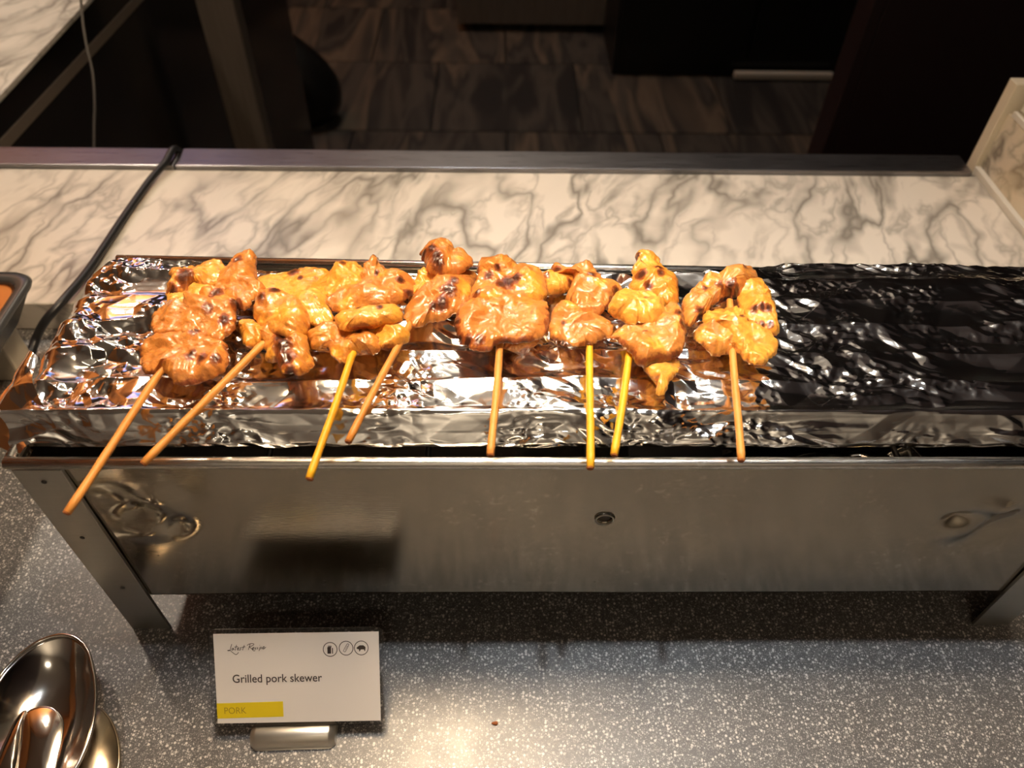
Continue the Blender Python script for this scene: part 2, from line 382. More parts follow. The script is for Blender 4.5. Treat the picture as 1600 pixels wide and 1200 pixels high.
# grey cabinet at the top centre
gc = thing('grey_cabinet', (.38, 3.3, FZ), 'grey wood-fronted cabinet on a dark recessed plinth, top centre', 'cabinet')
cz = FZ+.17
gl, gr_ = atY(716, 38, 3.05), atY(945, 38, 3.05)
obj('plinth', bx((gl.x+.02, 3.14, FZ+.003), (gr_.x-.02, 3.6, gl.z)), M_cab, gc)
obj('body', bx((gl.x, 3.075, gl.z+.001), (gr_.x, 3.62, .0), .004), M_cab, gc)
for (z0, z1) in ((gl.z+.001, gl.z+.36), (gl.z+.365, gl.z+.70)):
    d_ = obj('drawer', bx((gl.x, 3.052, z0), (gr_.x, 3.074, z1), .003), M_greywood, gc)
    obj('handle', bx((gl.x+.2, 3.035, z1-.05), (gr_.x-.2, 3.0515, z1-.035), .002), M_screw, d_)
settle(gc)
# black cabinet
bc = thing('black_cabinet', (1.1, 3.0, FZ), 'tall black cabinet with a pale strip at its foot, top right of centre', 'cabinet')
l0 = at(958, 130, FZ); r0 = at(1310, 118, FZ)
obj('body', bx((l0.x, 2.68, FZ+.003), (1.78, 3.03, .7), .004), M_cab, bc)
obj('door', bx((l0.x+.01, 2.662, FZ+.06), (l0.x+.50, 2.679, .66), .003), M_cab, bc)
obj('door', bx((l0.x+.51, 2.662, FZ+.06), (1.77, 2.679, .66), .003), M_cab, bc)
s0 = atY(1148, 118, 2.64); s1 = atY(1300, 124, 2.64)
tag(obj('foot_strip', bx((s0.x, 2.635, s0.z-.012), (s1.x, 2.661, s0.z+.010), .002), M_white, bc), 'pale metal strip at floor level')
settle(bc)
# maroon cabinet at the right
mc = thing('maroon_cabinet', (1.4, 1.2, FZ), 'tall dark maroon cabinet filling the upper right behind the marble panel', 'cabinet')
mx = atY(1280, 250, 1.0).x
obj('side', bx((mx, 1.0, FZ+.003), (mx+.02, 1.06, 1.4), .002), M_maroon, mc)
obj('front', bx((mx+.021, 1.002, FZ+.003), (2.6, 1.03, 1.4), .002), M_maroon, mc)
obj('back', bx((mx+.3, 1.031, FZ+.003), (2.6, 1.06, 1.39)), M_maroon, mc)
settle(mc)
# dark unidentified shape reaching down to the carpet
b0 = at(400, 95, FZ); 
pth = [atY(385, 20, 2.3), atY(420, 75, 2.3), atY(470, 118, 2.3), atY(492, 150, 2.3), atY(470, 190, 2.3), atY(452, 222, 2.3)]
pth = spline([Vector((q_.x, 2.3, max(q_.z, FZ+.05))) for q_ in pth], 6)
bn = len(pth); fb = obj('dark_floor_shape', tb(pth, [.075+.03*math.sin(3.1*i/bn)-.02*(i/bn) for i in range(bn)], 14), M_cab, None, True)
tag(fb, 'dark unidentified shape reaching down to the carpet beside the wooden post', 'cloth')

# ------------------------------------------------------------------ grill
H, W, D, LW = .17, .556, .152, .0232
grill = thing('tabletop_grill', (W/2, D/2, 0), 'long stainless steel box grill standing on angled-look strap legs on the counter', 'grill')
grill['label'] = 'long stainless steel box grill with strap legs, standing on the speckled counter'
# front panel with dents and a hole
nx, nz = 420, 100
X = np.linspace(LW-.004, W-LW+.004, nx); Z = np.linspace(.0405, H-.004, nz); XX, ZZ = np.meshgrid(X, Z)
def dent(cx, cz, r, a, ang=0, asp=1.):
    u = (XX-cx)*math.cos(ang)+(ZZ-cz)*math.sin(ang); v = -(XX-cx)*math.sin(ang)+(ZZ-cz)*math.cos(ang)
    return a*np.exp(-((u/r)**2+(v/(r*asp))**2))
Y = .0012+.0005*perlin(XX*9, ZZ*9)
Y += dent(.047, .127, .012, .0042, .5, .6)-dent(.058, .137, .010, .0030, -.6, 1.4)+dent(.061, .113, .009, .0034, .9, .6)-dent(.044, .108, .014, .002, .2, .5)+dent(.036, .140, .010, .002)
Y += dent(.471, .119, .007, .004, .3, .7)-dent(.487, .131, .011, .0028, -.5, .6)+dent(.497, .112, .016, .0030, .9, .6)-dent(.476, .108, .010, .002)+dent(.506, .138, .01, .002)
Y += dent(.2835, .1191, .007, .0008)
Y += np.where(np.abs(XX-.26) < .3, 0.0006*np.sin((ZZ-.04)*30), 0)
hc = np.hypot(XX-.2837, ZZ-.1191)
bm = bmesh.new(); vs = [[bm.verts.new((XX[j, i], Y[j, i], ZZ[j, i])) for i in range(nx)] for j in range(nz)]
for j in range(nz-1):
    for i in range(nx-1):
        if hc[j, i] > .0043: bm.faces.new((vs[j][i], vs[j][i+1], vs[j+1][i+1], vs[j+1][i]))
for v_ in [v_ for v_ in bm.verts if not v_.link_faces]: bm.verts.remove(v_)
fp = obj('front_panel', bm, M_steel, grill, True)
md = fp.modifiers.new('solid', 'SOLIDIFY'); md.thickness = .0012; md.offset = -1 if fp.data.polygons[0].normal.y < 0 else 1
# screw in the hole
bm = bmesh.new(); bmesh.ops.create_cone(bm, cap_ends=True, segments=20, radius1=.0040, radius2=.0032, depth=.003)
bmesh.ops.rotate(bm, verts=bm.verts, matrix=Matrix.Rotation(math.pi/2, 3, 'X')); bmesh.ops.translate(bm, verts=bm.verts, vec=(.2837, .0045, .1184))
tag(obj('screw', bm, M_screw, grill, False), 'dark screw sunk in the round hole')
bm = bmesh.new(); ring = [(.2837+.0046*math.cos(a), .0014, .1191+.0046*math.sin(a)) for a in np.linspace(0, 2*math.pi, 33)]
tube(bm, ring, .0005, 6, False); obj('hole_lip', bm, M_leg, grill, True)
# bottom fold, back, sides, base
obj('bottom_plate', bx((.006, .0032, .0405), (W-.006, D-.018, .0425)), M_black, grill)
SL = .0215                                             # the back runs slightly towards the front at the right end
def slant(bm):
    for v_ in bm.verts: v_.co.y -= SL*v_.co.x
    return bm
obj('back_panel', slant(bx((.004, D-.003, .041), (W-.004, D-.0012, H-.002))), M_inner, grill)
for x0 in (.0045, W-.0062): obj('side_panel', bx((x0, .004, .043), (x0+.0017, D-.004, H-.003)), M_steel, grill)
# legs: strap at each front and rear corner, rivets on the front ones
rivet = None
for k, (x0, y0) in enumerate(((0, -.0012), (W-LW, -.0012), (0, D-.0010), (W-LW, D-.0010))):
    bm = bx((x0, y0, 0), (x0+LW, y0+.0022, H-.004), .0004); side = (x0 if x0 == 0 else x0+LW-.0018)
    yy = (y0+.0022, y0+.024) if k < 2 else (y0-.022, y0)
    box(bm, (side, yy[0]+.0001, .0), (side+.0018, yy[1], H-.004))
    # foot corner clipped like the photo: narrows to a chamfer at the floor
    lg = obj('leg', bm, M_leg, grill)
    if k < 2:
        for (rx, rz) in ((.0115, .1567), (.0103, .1071), (.0125, .0533)):
            bm = bmesh.new(); bmesh.ops.create_uvsphere(bm, u_segments=12, v_segments=6, radius=.0013)
            for v_ in bm.verts: v_.co.y *= .4
            xx = rx if k == 0 else W-rx
            bmesh.ops.translate(bm, verts=bm.verts, vec=(xx, y0-.0001, rz)); obj('rivet', bm, M_screw, lg, True)
# rolled rim
R = .0029
tag(obj('front_rim', tb([(-.001, 0, H), (.1, .0003, H), (.28, 0, H), (.45, .0002, H), (W+.001, 0, H)], R, 16), M_rim, grill, True), 'bright rolled steel rim along the front')
obj('back_rim', tb([(.0, D, H), (W, D-SL*W, H)], R, 16), M_rim, grill, True)
for x0 in (0, W): obj('side_rim', tb([(x0, .003, H), (x0, D-.003-SL*x0, H)], R*.9, 12), M_rim, grill, True)
obj('back_channel', slant(bx((.004, D-.016, H-.012), (W-.004, D-.0145, H-.001))), M_leg, grill)
# rack wires
for (y0) in (.0085, .045, .08, .115): obj('rack_wire', tb([(.006, y0, .157), (W-.006, y0, .157)], .0016, 8), M_black, grill, True)
for x0 in np.arange(.035, W-.02, .079): obj('rack_crossbar', tb([(x0, .004, .154), (x0, D-.006, .154)], .0015, 8), M_black, grill, True)
obj('charcoal_tray', bx((.02, .006, .125), (.30, D-.01, .128), .001), M_inner, grill)
settle(grill)
# crumpled foil lining inside the box, at the right
def foil_sheet(name, x0, x1, y0, y1, zfun, n, m_, parent=None):
    gx = np.linspace(0, 1, n); gy = np.linspace(0, 1, m_); U, V = np.meshgrid(gx, gy)
    Xw = x0+(x1-x0)*U; Yw = y0+(y1-y0)*V; Zw = zfun(Xw, Yw)
    me = bpy.data.meshes.new(name); idx = np.arange(n*m_).reshape(m_, n)
    q = np.stack([idx[:-1, :-1], idx[:-1, 1:], idx[1:, 1:], idx[1:, :-1]], -1).reshape(-1, 4)
    me.from_pydata(np.stack([Xw, Yw, Zw], -1).reshape(-1, 3).tolist(), [], q.tolist()); return obj(name, me, M_foil, parent, True)
zf = lambda x, y: .142+.016*tri(x*45, y*60, 1)+.010*tri((x+y)*90, y*110, 4)
fo = foil_sheet('foil_lining', .345, .475, .0065, .12, zf, 160, 130); tag(fo, 'crumpled dull foil lying inside the grill box, right of centre, below the tray', 'foil')

# ------------------------------------------------------------------ foil-wrapped tray
fw = thing('foil_covered_tray', (.26, .07, .16), 'long tray wrapped in shiny crumpled aluminium foil under the skewers', 'foil tray')
def build_foil():
    nu, nv = 980, 300
    u = np.linspace(0, 1, nu); s = np.linspace(0, 1, nv)   # s: 0 hem at the front bottom .. 1 rear bottom
    U, Sv = np.meshgrid(u, s)
    yb = [(0, .1332), (.05, .131), (.10, .122), (.2, .120), (.33, .122), (.365, .126), (.40, .1465), (.56, .1435)]
    # profile along s
    prof = [(0, .0105, .1705), (.02, .0082, .1722), (.045, .0085, .1745), (.10, .0128, .1800), (.14, .0170, .1856), (.155, .0190, .1870), (.17, .0215, .1866),
            (.9, .995, .187), (.94, 1.0, .1865), (.96, 1.012, .184), (1, 1.02, .174)]
    ps = [q[0] for q in prof]
    # y: values below .05 are metres, above are fractions of the rear edge
    xw0 = -.006; xw1 = .556
    Xw = xw0+(xw1-xw0)*U
    YB = np.interp(Xw, [q[0] for q in yb], [q[1] for q in yb])+.0018*perlin(Xw*45, Xw*0+3)+.001*perlin(Xw*120, Xw*0+9)
    yf = np.array([q[1] if q[1] < .05 else 0 for q in prof])
    yr = np.array([0 if q[1] < .05 else q[1] for q in prof])
    Y0 = np.interp(Sv, ps, yf); F = np.interp(Sv, ps, yr)
    t = np.clip((Sv-.17)/(.9-.17), 0, 1)
    Yw = np.where(Sv < .17, Y0, np.where(Sv < .9, .0215+(YB*.995-.0215)*t, np.interp(Sv, ps, yr)*YB))
    Z0 = np.interp(Sv, ps, [q[2] for q in prof])
    # left boundary curve: the foil narrows towards the back and flares at the front corner
    rb = np.clip((Xw-.355)/.045, 0, 1); rb = rb*rb*(3-2*rb); tt = np.clip((Yw-.112)/.030, 0, 1)
    Z0 = Z0-rb*.0115*tt*tt*(3-2*tt)-.004*rb*(Sv > .93)*0
    lb = np.interp(Yw, [.010, .017, .030, .054, .082, .119, .133], [-.002, -.006, -.006, -.0045, -.0055, -.001, .013])+.0015*perlin(Yw*90, Yw*0+2)
    k = np.clip(1-(Xw+.006)/.09, 0, 1)**1.5
    Xw = Xw+k*(lb+.006)
    top = np.clip((Sv-.15)/.03, 0, 1)*np.clip((.95-Sv)/.05, 0, 1)
    # press-in between the bars, running along the tray
    wob = .0025*perlin(Xw*14, Yw*3+5)
    ph = (Yw-.0187+wob)/.0205
    cor = -.0024*np.abs(np.sin(np.pi*ph))**.8*(1-.45*np.clip((Xw-.3)/.1, 0, 1))*(.75+.5*perlin(Xw*11+3, np.floor(ph)*7.3))
    wx = Xw+.006*perlin(Xw*30, Yw*30); wy = Yw+.006*perlin(Xw*30+9, Yw*30+4)
    q = (Sv*.19+.02)                                        # sheet coordinate that also runs down the fold
    wy = np.where(Sv < .17, wy+(Sv-.17)*.12, wy)
    left = np.clip(1-(Xw)/.14, 0, 1)
    mid = np.exp(-((Xw-.22)/.13)**2)
    amp = .75+1.1*left+.25*mid
    fx = Xw+.005*perlin(Xw*22, Yw*22); fy = wy+.004*perlin(Xw*22+9, Yw*22+4)
    fx2 = fx+.4*fy
    c1 = tri(fx2*30, fy*62, 1)*.0036
    c2 = tri((fx-.5*fy)*62, fy*95, 2)*.0021*np.clip(perlin(Xw*17+2, Yw*24)*1.6+.75, .1, 1.4)
    c3 = tri((fx+.8*fy)*165, fy*190, 3)*.0016*np.clip(perlin(Xw*20+5, Yw*30+3)*3+.7, 0, 1.3)
    c4 = tri(fx*380, fy*400, 4)*.0008*np.clip(perlin(Xw*26+15, Yw*34+3)*3+.2, 0, 1.3)
    c5 = tri((fx+.55*fy)*18, fy*40, 5)*.0026
    amp = .95+.45*left+.1*mid
    cr = (c1+c2+c3+c4+c5)*amp
    Zw = Z0+top*(cor+cr-.0008)
    fold = 1.25*np.clip((.165-Sv)/.05, 0, 1)
    Yw = Yw-fold*cr*.6; Zw = Zw+fold*cr*.7
    Zw = Zw+fold*(.0010*perlin(Xw*60, Xw*0+4)-.0016*np.abs(perlin(Xw*38, Xw*0+14)))*(Sv < .09)
    # droop at the left end
    dr = np.clip(1-(Xw+.008)/.016, 0, 1); Zw = Zw-.014*dr**2*top
    me = bpy.data.meshes.new('foil_wrap'); idx = np.arange(nu*nv).reshape(nv, nu)
    qd = np.stack([idx[:-1, :-1], idx[:-1, 1:], idx[1:, 1:], idx[1:, :-1]], -1).reshape(-1, 4)
    me.from_pydata(np.stack([Xw, Yw, Zw], -1).reshape(-1, 3).tolist(), [], qd.tolist())
    return obj('foil_wrap', me, M_foil, fw, True)
build_foil()
# loose foil flap flaring at the front left corner
def flap():
    n, m_ = 120, 120
    A = [at(150, 545, .186), at(95, 560, .186), at(60, 590, .184), at(50, 615, .183)]
    top_ = spline([at(62, 560, .184), at(52, 590, .183), at(60, 620, .184), at(75, 650, .180), at(75, 690, .168)], 24)
    low_ = spline([at(45, 555, .178), at(18, 605, .172), at(-25, 640, .166), at(-35, 680, .163), at(30, 706, .1745)], 24)
    top_ = [np.array(p) for p in top_]; low_ = [np.array(p) for p in low_]
    V = []; L = len(top_)
    for i in range(L):
        for j in range(m_):
            t = j/(m_-1); p = top_[i]*(1-t)+low_[i]*t; p = p+np.array((0, 0, .004*math.sin(math.pi*t)))
            V.append(p)
    V = np.array(V); e = tri(V[:, 0]*55, V[:, 1]*55, 12)*.005+tri((V[:, 0]+V[:, 1])*130, V[:, 1]*130, 5)*.0016+.0015
    V[:, 2] += e-.0015; idx = np.arange(L*m_).reshape(L, m_)
    qd = np.stack([idx[:-1, :-1], idx[:-1, 1:], idx[1:, 1:], idx[1:, :-1]], -1).reshape(-1, 4)
    me = bpy.data.meshes.new('foil_flap'); me.from_pydata(V.tolist(), [], qd.tolist()); return obj('foil_flap', me, M_foil, fw, True)
tag(flap(), 'loose flap of foil spreading over the front left corner')
obj('tray', bx((.006, .0235, .1595), (.550, .112, .178), .003), M_black, fw)
settle(fw)

# ------------------------------------------------------------------ skewers
def cropA(p): return (200+p[0]/3.478, 370+p[1]/3.478)
def cropB(p): return (600+p[0]/4.286, 360+p[1]/4.286)
def cropC(p): return (840+p[0]/3.81, 370+p[1]/3.81)
def piece(root, cv, pts, zc, th, m, fat=.3, chars=(), fats=(), rim=.25, depth=.010, seed=0, ruffle=1., label=None, name='meat_piece', roll=0):
    """a slice of meat: closed lens-like body with folds, real thickness, its edge on the height zc"""
    P = [np.array(at(*cv(p), zc))[:2] for p in pts]
    out = closed_spline(P, 12); n = len(out); c = out.mean(0)
    nrm = np.stack([np.roll(out[:, 1], -1)-np.roll(out[:, 1], 1), -(np.roll(out[:, 0], -1)-np.roll(out[:, 0], 1))], 1)
    nrm /= np.maximum(np.linalg.norm(nrm, axis=1), 1e-9)[:, None]
    out = out+nrm*(.0011*perlin(out[:, 0]*190+seed, out[:, 1]*190)+.0008*perlin(out[:, 0]*600, out[:, 1]*600+seed))[:, None]
    K = 26; rs = np.sin(np.linspace(0, math.pi/2, K+1))[1:]
    V = []; ch = []; ft = []
    ctop = [np.array(at(*cv((a, b)), zc+th*.6))[:2] for a, b, r in chars]; ftop = [np.array(at(*cv((a, b)), zc+th*.6))[:2] for a, b, r in fats]
    sc = {cropA: 3.478, cropB: 4.286, cropC: 3.81}[cv]; pxm = .00034/sc*1.0
    def attr(xy, r):
        cval = np.zeros(len(xy)); fval = np.full(len(xy), fat)
        for q, (a, b, rad) in zip(ctop, chars): cval = np.maximum(cval, 1.15*np.exp(-(np.linalg.norm((xy-q)*[1, .8], axis=1)/(rad*pxm))**2))
        for q, (a, b, rad) in zip(ftop, fats): fval = np.maximum(fval, 1.2*np.exp(-(np.linalg.norm(xy-q, axis=1)/(rad*pxm))**2))
        e = rim*np.clip((r-.86)/.14, 0, 1)*(1+1.6*perlin(xy[:, 0]*90+seed, xy[:, 1]*90)); return np.maximum(cval, e), fval
    rows = []
    for side in (1, -1):
        for ki, r in enumerate(rs if side == 1 else rs[:-1][::-1]):
            xy = c+(out-c)*r; x, y = xy[:, 0], xy[:, 1]
            wx = x+.003*perlin(x*120+seed, y*120); wy = y+.003*perlin(x*120+5, y*120+seed)
            fold = .0036*perlin(wx*58+seed, wy*58+seed*3)+.0022*(.3-np.abs(perlin(wx*75+seed*2, wy*95)))+.0006*perlin(wx*240, wy*240+seed)-.0009*np.abs(perlin(wx*200+4, wy*200+seed))
            if side == 1:
                z = zc+th*.8*(1-r**3.6)**.55+fold*ruffle*1.3*(.45+.55*(1-r**6))
            else:
                z = zc-depth*(1-r)+fold*.3*(1-r)
                z = np.maximum(z, .1835)
            # whole edge undulates
            z = z+.0014*ruffle*np.sin(np.arange(n)/n*2*math.pi*3+seed)*r**3
            a, b = attr(xy, r if side == 1 else 1.); rows.append(np.stack([x, y, z], 1)); ch.append(a); ft.append(b)
    nr = len(rows); V = np.concatenate(rows); topc = np.array([[c[0], c[1], zc+th+rows[0][:, 2].mean()-zc-th]]); botc = np.array([[c[0], c[1], max(zc-depth, .1835)]])
    V = np.concatenate([V, topc, botc]); ch = np.concatenate(ch+[np.zeros(2)]); ft = np.concatenate(ft+[np.full(2, fat)])
    ch[-2] = ch[:n].mean(); ft[-2] = ft[:n].mean()
    F = []
    for j in range(nr-1):
        for i in range(n): F.append((j*n+i, j*n+(i+1) % n, (j+1)*n+(i+1) % n, (j+1)*n+i))
    for i in range(n): F.append((len(V)-2, (i+1) % n, i)); F.append((len(V)-1, (nr-1)*n+i, (nr-1)*n+(i+1) % n))
    me = bpy.data.meshes.new(name); me.from_pydata(V.tolist(), [], F); me.update()
    bm = bmesh.new(); bm.from_mesh(me); bmesh.ops.recalc_face_normals(bm, faces=bm.faces); bm.to_mesh(me); bm.free()
    for nm, dat in (('char', ch), ('fat', ft)):
        a = me.attributes.new(nm, 'FLOAT', 'POINT'); a.data.foreach_set('value', dat.astype(np.float32))
    o = obj(name, me, m, root, True)
    if label: o['label'] = label
    return o
def skewer(label, cv, start, tip, yellow, tipz=.180, pokes=None):
    a = at(*cv(start), .1950); b = at(*tip, tipz)
    root = thing('pork_skewer', (a.x, a.y, .187), label, 'skewer', 'grilled pork skewers on the foil')
    d = (b-a).normalized(); back = a-d*.055; back.z = .190
    if pokes: back = at(*pokes, .1935)
    bm = bmesh.new(); n = 26; pts = []
    for i in range(n+1):
        t = i/n; q = (back.lerp(a, t*2) if t < .5 else a.lerp(b, t*2-1)); q = q+Vector((.00025*math.sin(9*t+a.x*90), 0, .0002*math.sin(7*t+a.x*50))); pts.append(q)
    tube(bm, pts, [.00185*(.45 if i == 0 else .8 if i == 1 else 1)*(1+.05*math.sin(i*2.1)) for i in range(n+1)], 8)
    o = obj('stick', bm, M_stickY if yellow else M_stickO, root, True)
    o['label'] = 'bright yellow stained stick' if yellow else 'orange-brown bamboo stick'
    obj('stick_end', tb([b-d*.00008, b+d*.0006], [.0018, .0014], 8), M_stickend, root)
    return root
z1, z2, z3 = .1945, .198, .201
Mt, Ft = M_meat, M_fat
# 1 leftmost
s = skewer('leftmost pork skewer, three stacked folds of meat, stick reaching furthest down-left', cropA, (215, 680), (104, 801), False, .183)
piece(s, cropA, [(215,330),(230,290),(330,290),(400,260),(480,290),(460,340),(400,400),(330,430),(260,405),(215,370)], z1, .005, Ft, .9, seed=1, ruffle=.5, label='pale yellow fat')
piece(s, cropA, [(235,215),(260,170),(350,150),(400,165),(420,140),(480,135),(530,170),(520,230),(470,260),(400,270),(350,260),(300,300),(220,310),(212,280),(248,245)], z2, .006, Mt, .55, [(310,225,45),(230,275,30)], [(430,170,60),(370,270,40)], seed=2)
piece(s, cropA, [(470,290),(480,220),(530,150),(600,110),(685,92),(700,180),(712,250),(748,300),(700,345),(640,395),(590,380),(520,350),(470,330)], z2, .007, Mt, .25, [(480,310,32),(400,205,12),(585,355,28),(590,115,24)], seed=3)
piece(s, cropA, [(390,300),(460,290),(540,310),(590,360),(600,400),(560,440),(480,460),(400,440),(370,370)], z2, .007, Mt, .35, [(480,310,34),(590,355,28)], seed=31)
piece(s, cropA, [(125,450),(170,390),(240,370),(310,400),(325,345),(380,345),(420,330),(500,345),(560,380),(588,425),(585,500),(520,550),(450,572),(330,550),(250,540),(160,540),(130,500)], z2, .008, Mt, .18, [(520,445,30),(440,405,22)], seed=4)
piece(s, cropA, [(65,600),(110,560),(230,540),(320,520),(330,505),(400,505),(470,520),(470,560),(520,590),(548,620),(550,680),(510,740),(400,780),(280,795),(220,765),(195,715),(150,750),(90,740),(62,680)], z1, .008, Mt, .12, [(340,640,26),(400,660,24),(480,670,22),(370,520,26),(440,520,20)], seed=5, rim=.3)
settle(s)
# 2
s = skewer('second pork skewer from the left, char patch at its lower end', cropA, (712, 600), (224, 724), False, .186)
piece(s, cropA, [(700,240),(800,210),(950,185),(1090,190),(1115,230),(1090,300),(1095,380),(1118,440),(1110,490),(1040,495),(960,475),(880,430),(800,390),(740,345)], z1, .006, Ft, .55, [(900,190,30),(940,232,16),(770,300,26)], [(850,300,120),(1000,420,90)], seed=6, ruffle=.7, label='glossy yellow slice')
piece(s, cropA, [(610,490),(680,462),(735,510),(730,575),(690,600),(640,600),(622,550)], z1, .005, Ft, .5, seed=7)
piece(s, cropA, [(690,380),(740,310),(820,300),(910,345),(965,405),(990,470),(960,540),(880,560),(780,520),(725,490),(688,440)], z2, .008, Mt, .5, [(800,305,24),(730,350,22)], [(850,420,70)], seed=8)
piece(s, cropA, [(715,500),(800,470),(900,490),(960,540),(990,620),(1000,700),(930,758),(840,742),(815,680),(755,665),(735,590)], z1, .007, Mt, .4, [(835,560,42),(845,610,46),(860,665,44),(880,725,26)], [(770,620,40)], seed=9)
settle(s)
# 3
s = skewer('third pork skewer from the left, yellow roll of fat across it, yellow stick', cropA, (1213, 655), (484, 748), True, .1845)
piece(s, cropA, [(1070,270),(1110,190),(1180,145),(1260,145),(1300,200),(1280,280),(1180,330),(1110,345),(1060,315)], z1, .007, Ft, .6, [(1170,160,18)], [(1180,200,70)], seed=10)
piece(s, cropA, [(1260,200),(1310,150),(1350,130),(1390,180),(1480,195),(1550,225),(1562,290),(1520,345),(1440,385),(1300,395),(1200,415),(1110,395),(1080,350),(1160,300),(1250,270)], z2, .008, Mt, .3, [(1350,185,14),(1220,380,18),(1480,230,22),(1530,290,30)], [(1180,350,50)], seed=11)
piece(s, cropA, [(970,540),(1040,500),(1150,490),(1250,490),(1330,515),(1372,590),(1340,640),(1250,628),(1180,668),(1110,662),(1080,610),(1000,600)], z1, .007, Mt, .35, [(1250,505,16)], [(1110,620,50)], seed=12)
piece(s, cropA, [(1290,510),(1400,485),(1480,495),(1540,540),(1480,590),(1390,618),(1330,580)], z1, .006, Ft, .8, seed=13, label='pale yellow fat')
piece(s, cropA, [(1135,440),(1200,405),(1330,388),(1450,378),(1490,400),(1482,450),(1400,472),(1250,492),(1170,507),(1140,480)], z3, .006, Ft, .75, [(1250,390,14),(1370,388,18)], seed=14, ruffle=.3, label='yellow rolled strip of fat', depth=.012)
settle(s)
# 4
s = skewer('fourth pork skewer from the left, tilted, with a charred knob at the top', cropB, (165, 640), (544, 690), False, .188)
piece(s, cropB, [(210,330),(270,280),(340,290),(410,320),(390,380),(290,380),(230,440),(160,480),(188,400)], z1, .006, Ft, .8, seed=15)
piece(s, cropB, [(130,560),(180,480),(260,390),(340,360),(450,300),(580,265),(625,300),(595,420),(560,500),(480,565),(390,600),(320,600),(250,640),(190,655),(150,620)], z1, .008, Mt, .12, [(440,420,45),(390,490,42),(330,500,26),(470,370,30)], [(540,390,60)], seed=16)
piece(s, cropB, [(245,130),(300,95),(380,80),(440,100),(490,150),(550,165),(588,220),(560,275),(470,300),(400,310),(330,300),(288,275),(262,190)], z3, .009, Mt, .2, [(320,155,40),(350,205,42),(370,225,32),(270,150,22)], [(360,320,60),(510,190,30)], seed=17)
settle(s)
# 5
s = skewer('fifth pork skewer from the left, large round slice below a black char spot', cropB, (775, 770), (767, 711), False, .1875)
piece(s, cropB, [(800,770),(900,740),(1030,700),(1065,700),(1010,770),(900,802),(820,802)], .191, .003, Mt, .1, seed=18, ruffle=.3)
piece(s, cropB, [(615,340),(650,220),(740,200),(850,200),(950,240),(1040,280),(1085,350),(1085,450),(1000,500),(800,520),(640,490),(570,480),(585,400)], z2, .009, Mt, .3, [(830,335,56),(790,350,40),(880,320,36),(700,290,30),(620,400,26),(760,255,20)], [(980,340,90),(740,450,50),(1020,400,80)], seed=19, rim=.4)
piece(s, cropB, [(478,620),(490,550),(560,485),(640,455),(760,455),(900,440),(1020,460),(1090,500),(1113,590),(1090,680),(1010,740),(880,762),(780,765),(690,806),(590,790),(520,735),(473,680)], z2, .007, Mt, .16, [(500,690,28),(560,710,30),(640,715,32),(490,600,24)], [], seed=20, ruffle=.75, rim=.5)
settle(s)
# 6
s = skewer('sixth pork skewer from the left, reddish slice in its middle, straight yellow stick', cropC, (312, 612), (922, 731), True, .1865, pokes=(920.5, 409))
piece(s, cropB, [(1060,310),(1180,290),(1275,320),(1260,380),(1180,425),(1090,440),(1065,380)], z1, .007, Ft, .6, [(1090,310,18),(1250,330,22)], seed=21)
piece(s, cropC, [(85,200),(95,160),(170,180),(260,160),(330,190),(380,240),(430,290),(505,325),(490,350),(440,395),(400,440),(340,465),(250,445),(170,400),(195,330),(205,250),(110,235)], z1, .008, Mt, .25, [(320,240,26),(350,260,22),(470,320,22),(120,170,24)], [(370,300,40)], seed=22)
piece(s, cropC, [(200,355),(270,348),(330,370),(392,420),(385,462),(300,474),(225,432)], z3, .0065, Mt, -.25, [], seed=23, label='reddish dark slice')
piece(s, cropC, [(65,560),(80,470),(130,420),(200,425),(290,480),(380,480),(450,535),(442,590),(370,612),(300,632),(230,652),(150,632),(90,600)], z2, .007, Mt, .2, [(155,510,14)], [(200,430,40)], seed=24, rim=.3)
settle(s)
# 7
s = skewer('seventh pork skewer from the left, orange slice on top, tapering to a tail', cropC, (545, 715), (960, 711), True, .1875)
piece(s, cropC, [(610,730),(700,740),(830,720),(842,780),(800,850),(745,935),(700,932),(735,860),(660,820)], z1, .004, Ft, .7, seed=25, ruffle=.5)
piece(s, cropC, [(575,180),(600,98),(700,103),(750,170),(815,250),(838,330),(832,420),(760,410),(700,370),(600,350),(545,300),(562,240)], z2, .008, Ft, .35, [(620,215,30),(720,190,24),(730,230,22),(660,290,26),(600,105,14)], [(650,140,60)], seed=26)
piece(s, cropC, [(425,410),(500,330),(600,315),(690,360),(745,400),(770,470),(700,525),(620,515),(550,520),(490,480),(430,460)], z3, .009, Ft, .85, [(650,350,14)], [(580,400,70)], seed=27, label='glossy yellow lump of fat')
piece(s, cropC, [(440,600),(450,560),(520,520),(620,500),(690,520),(750,460),(800,395),(850,440),(882,560),(872,660),(830,725),(750,745),(660,765),(590,745),(540,695),(480,640)], z2, .008, Mt, .35, [(850,470,32),(868,530,24),(540,680,32),(500,640,22),(580,715,22),(640,560,12)], [(700,640,60)], seed=28, rim=.45)
settle(s)
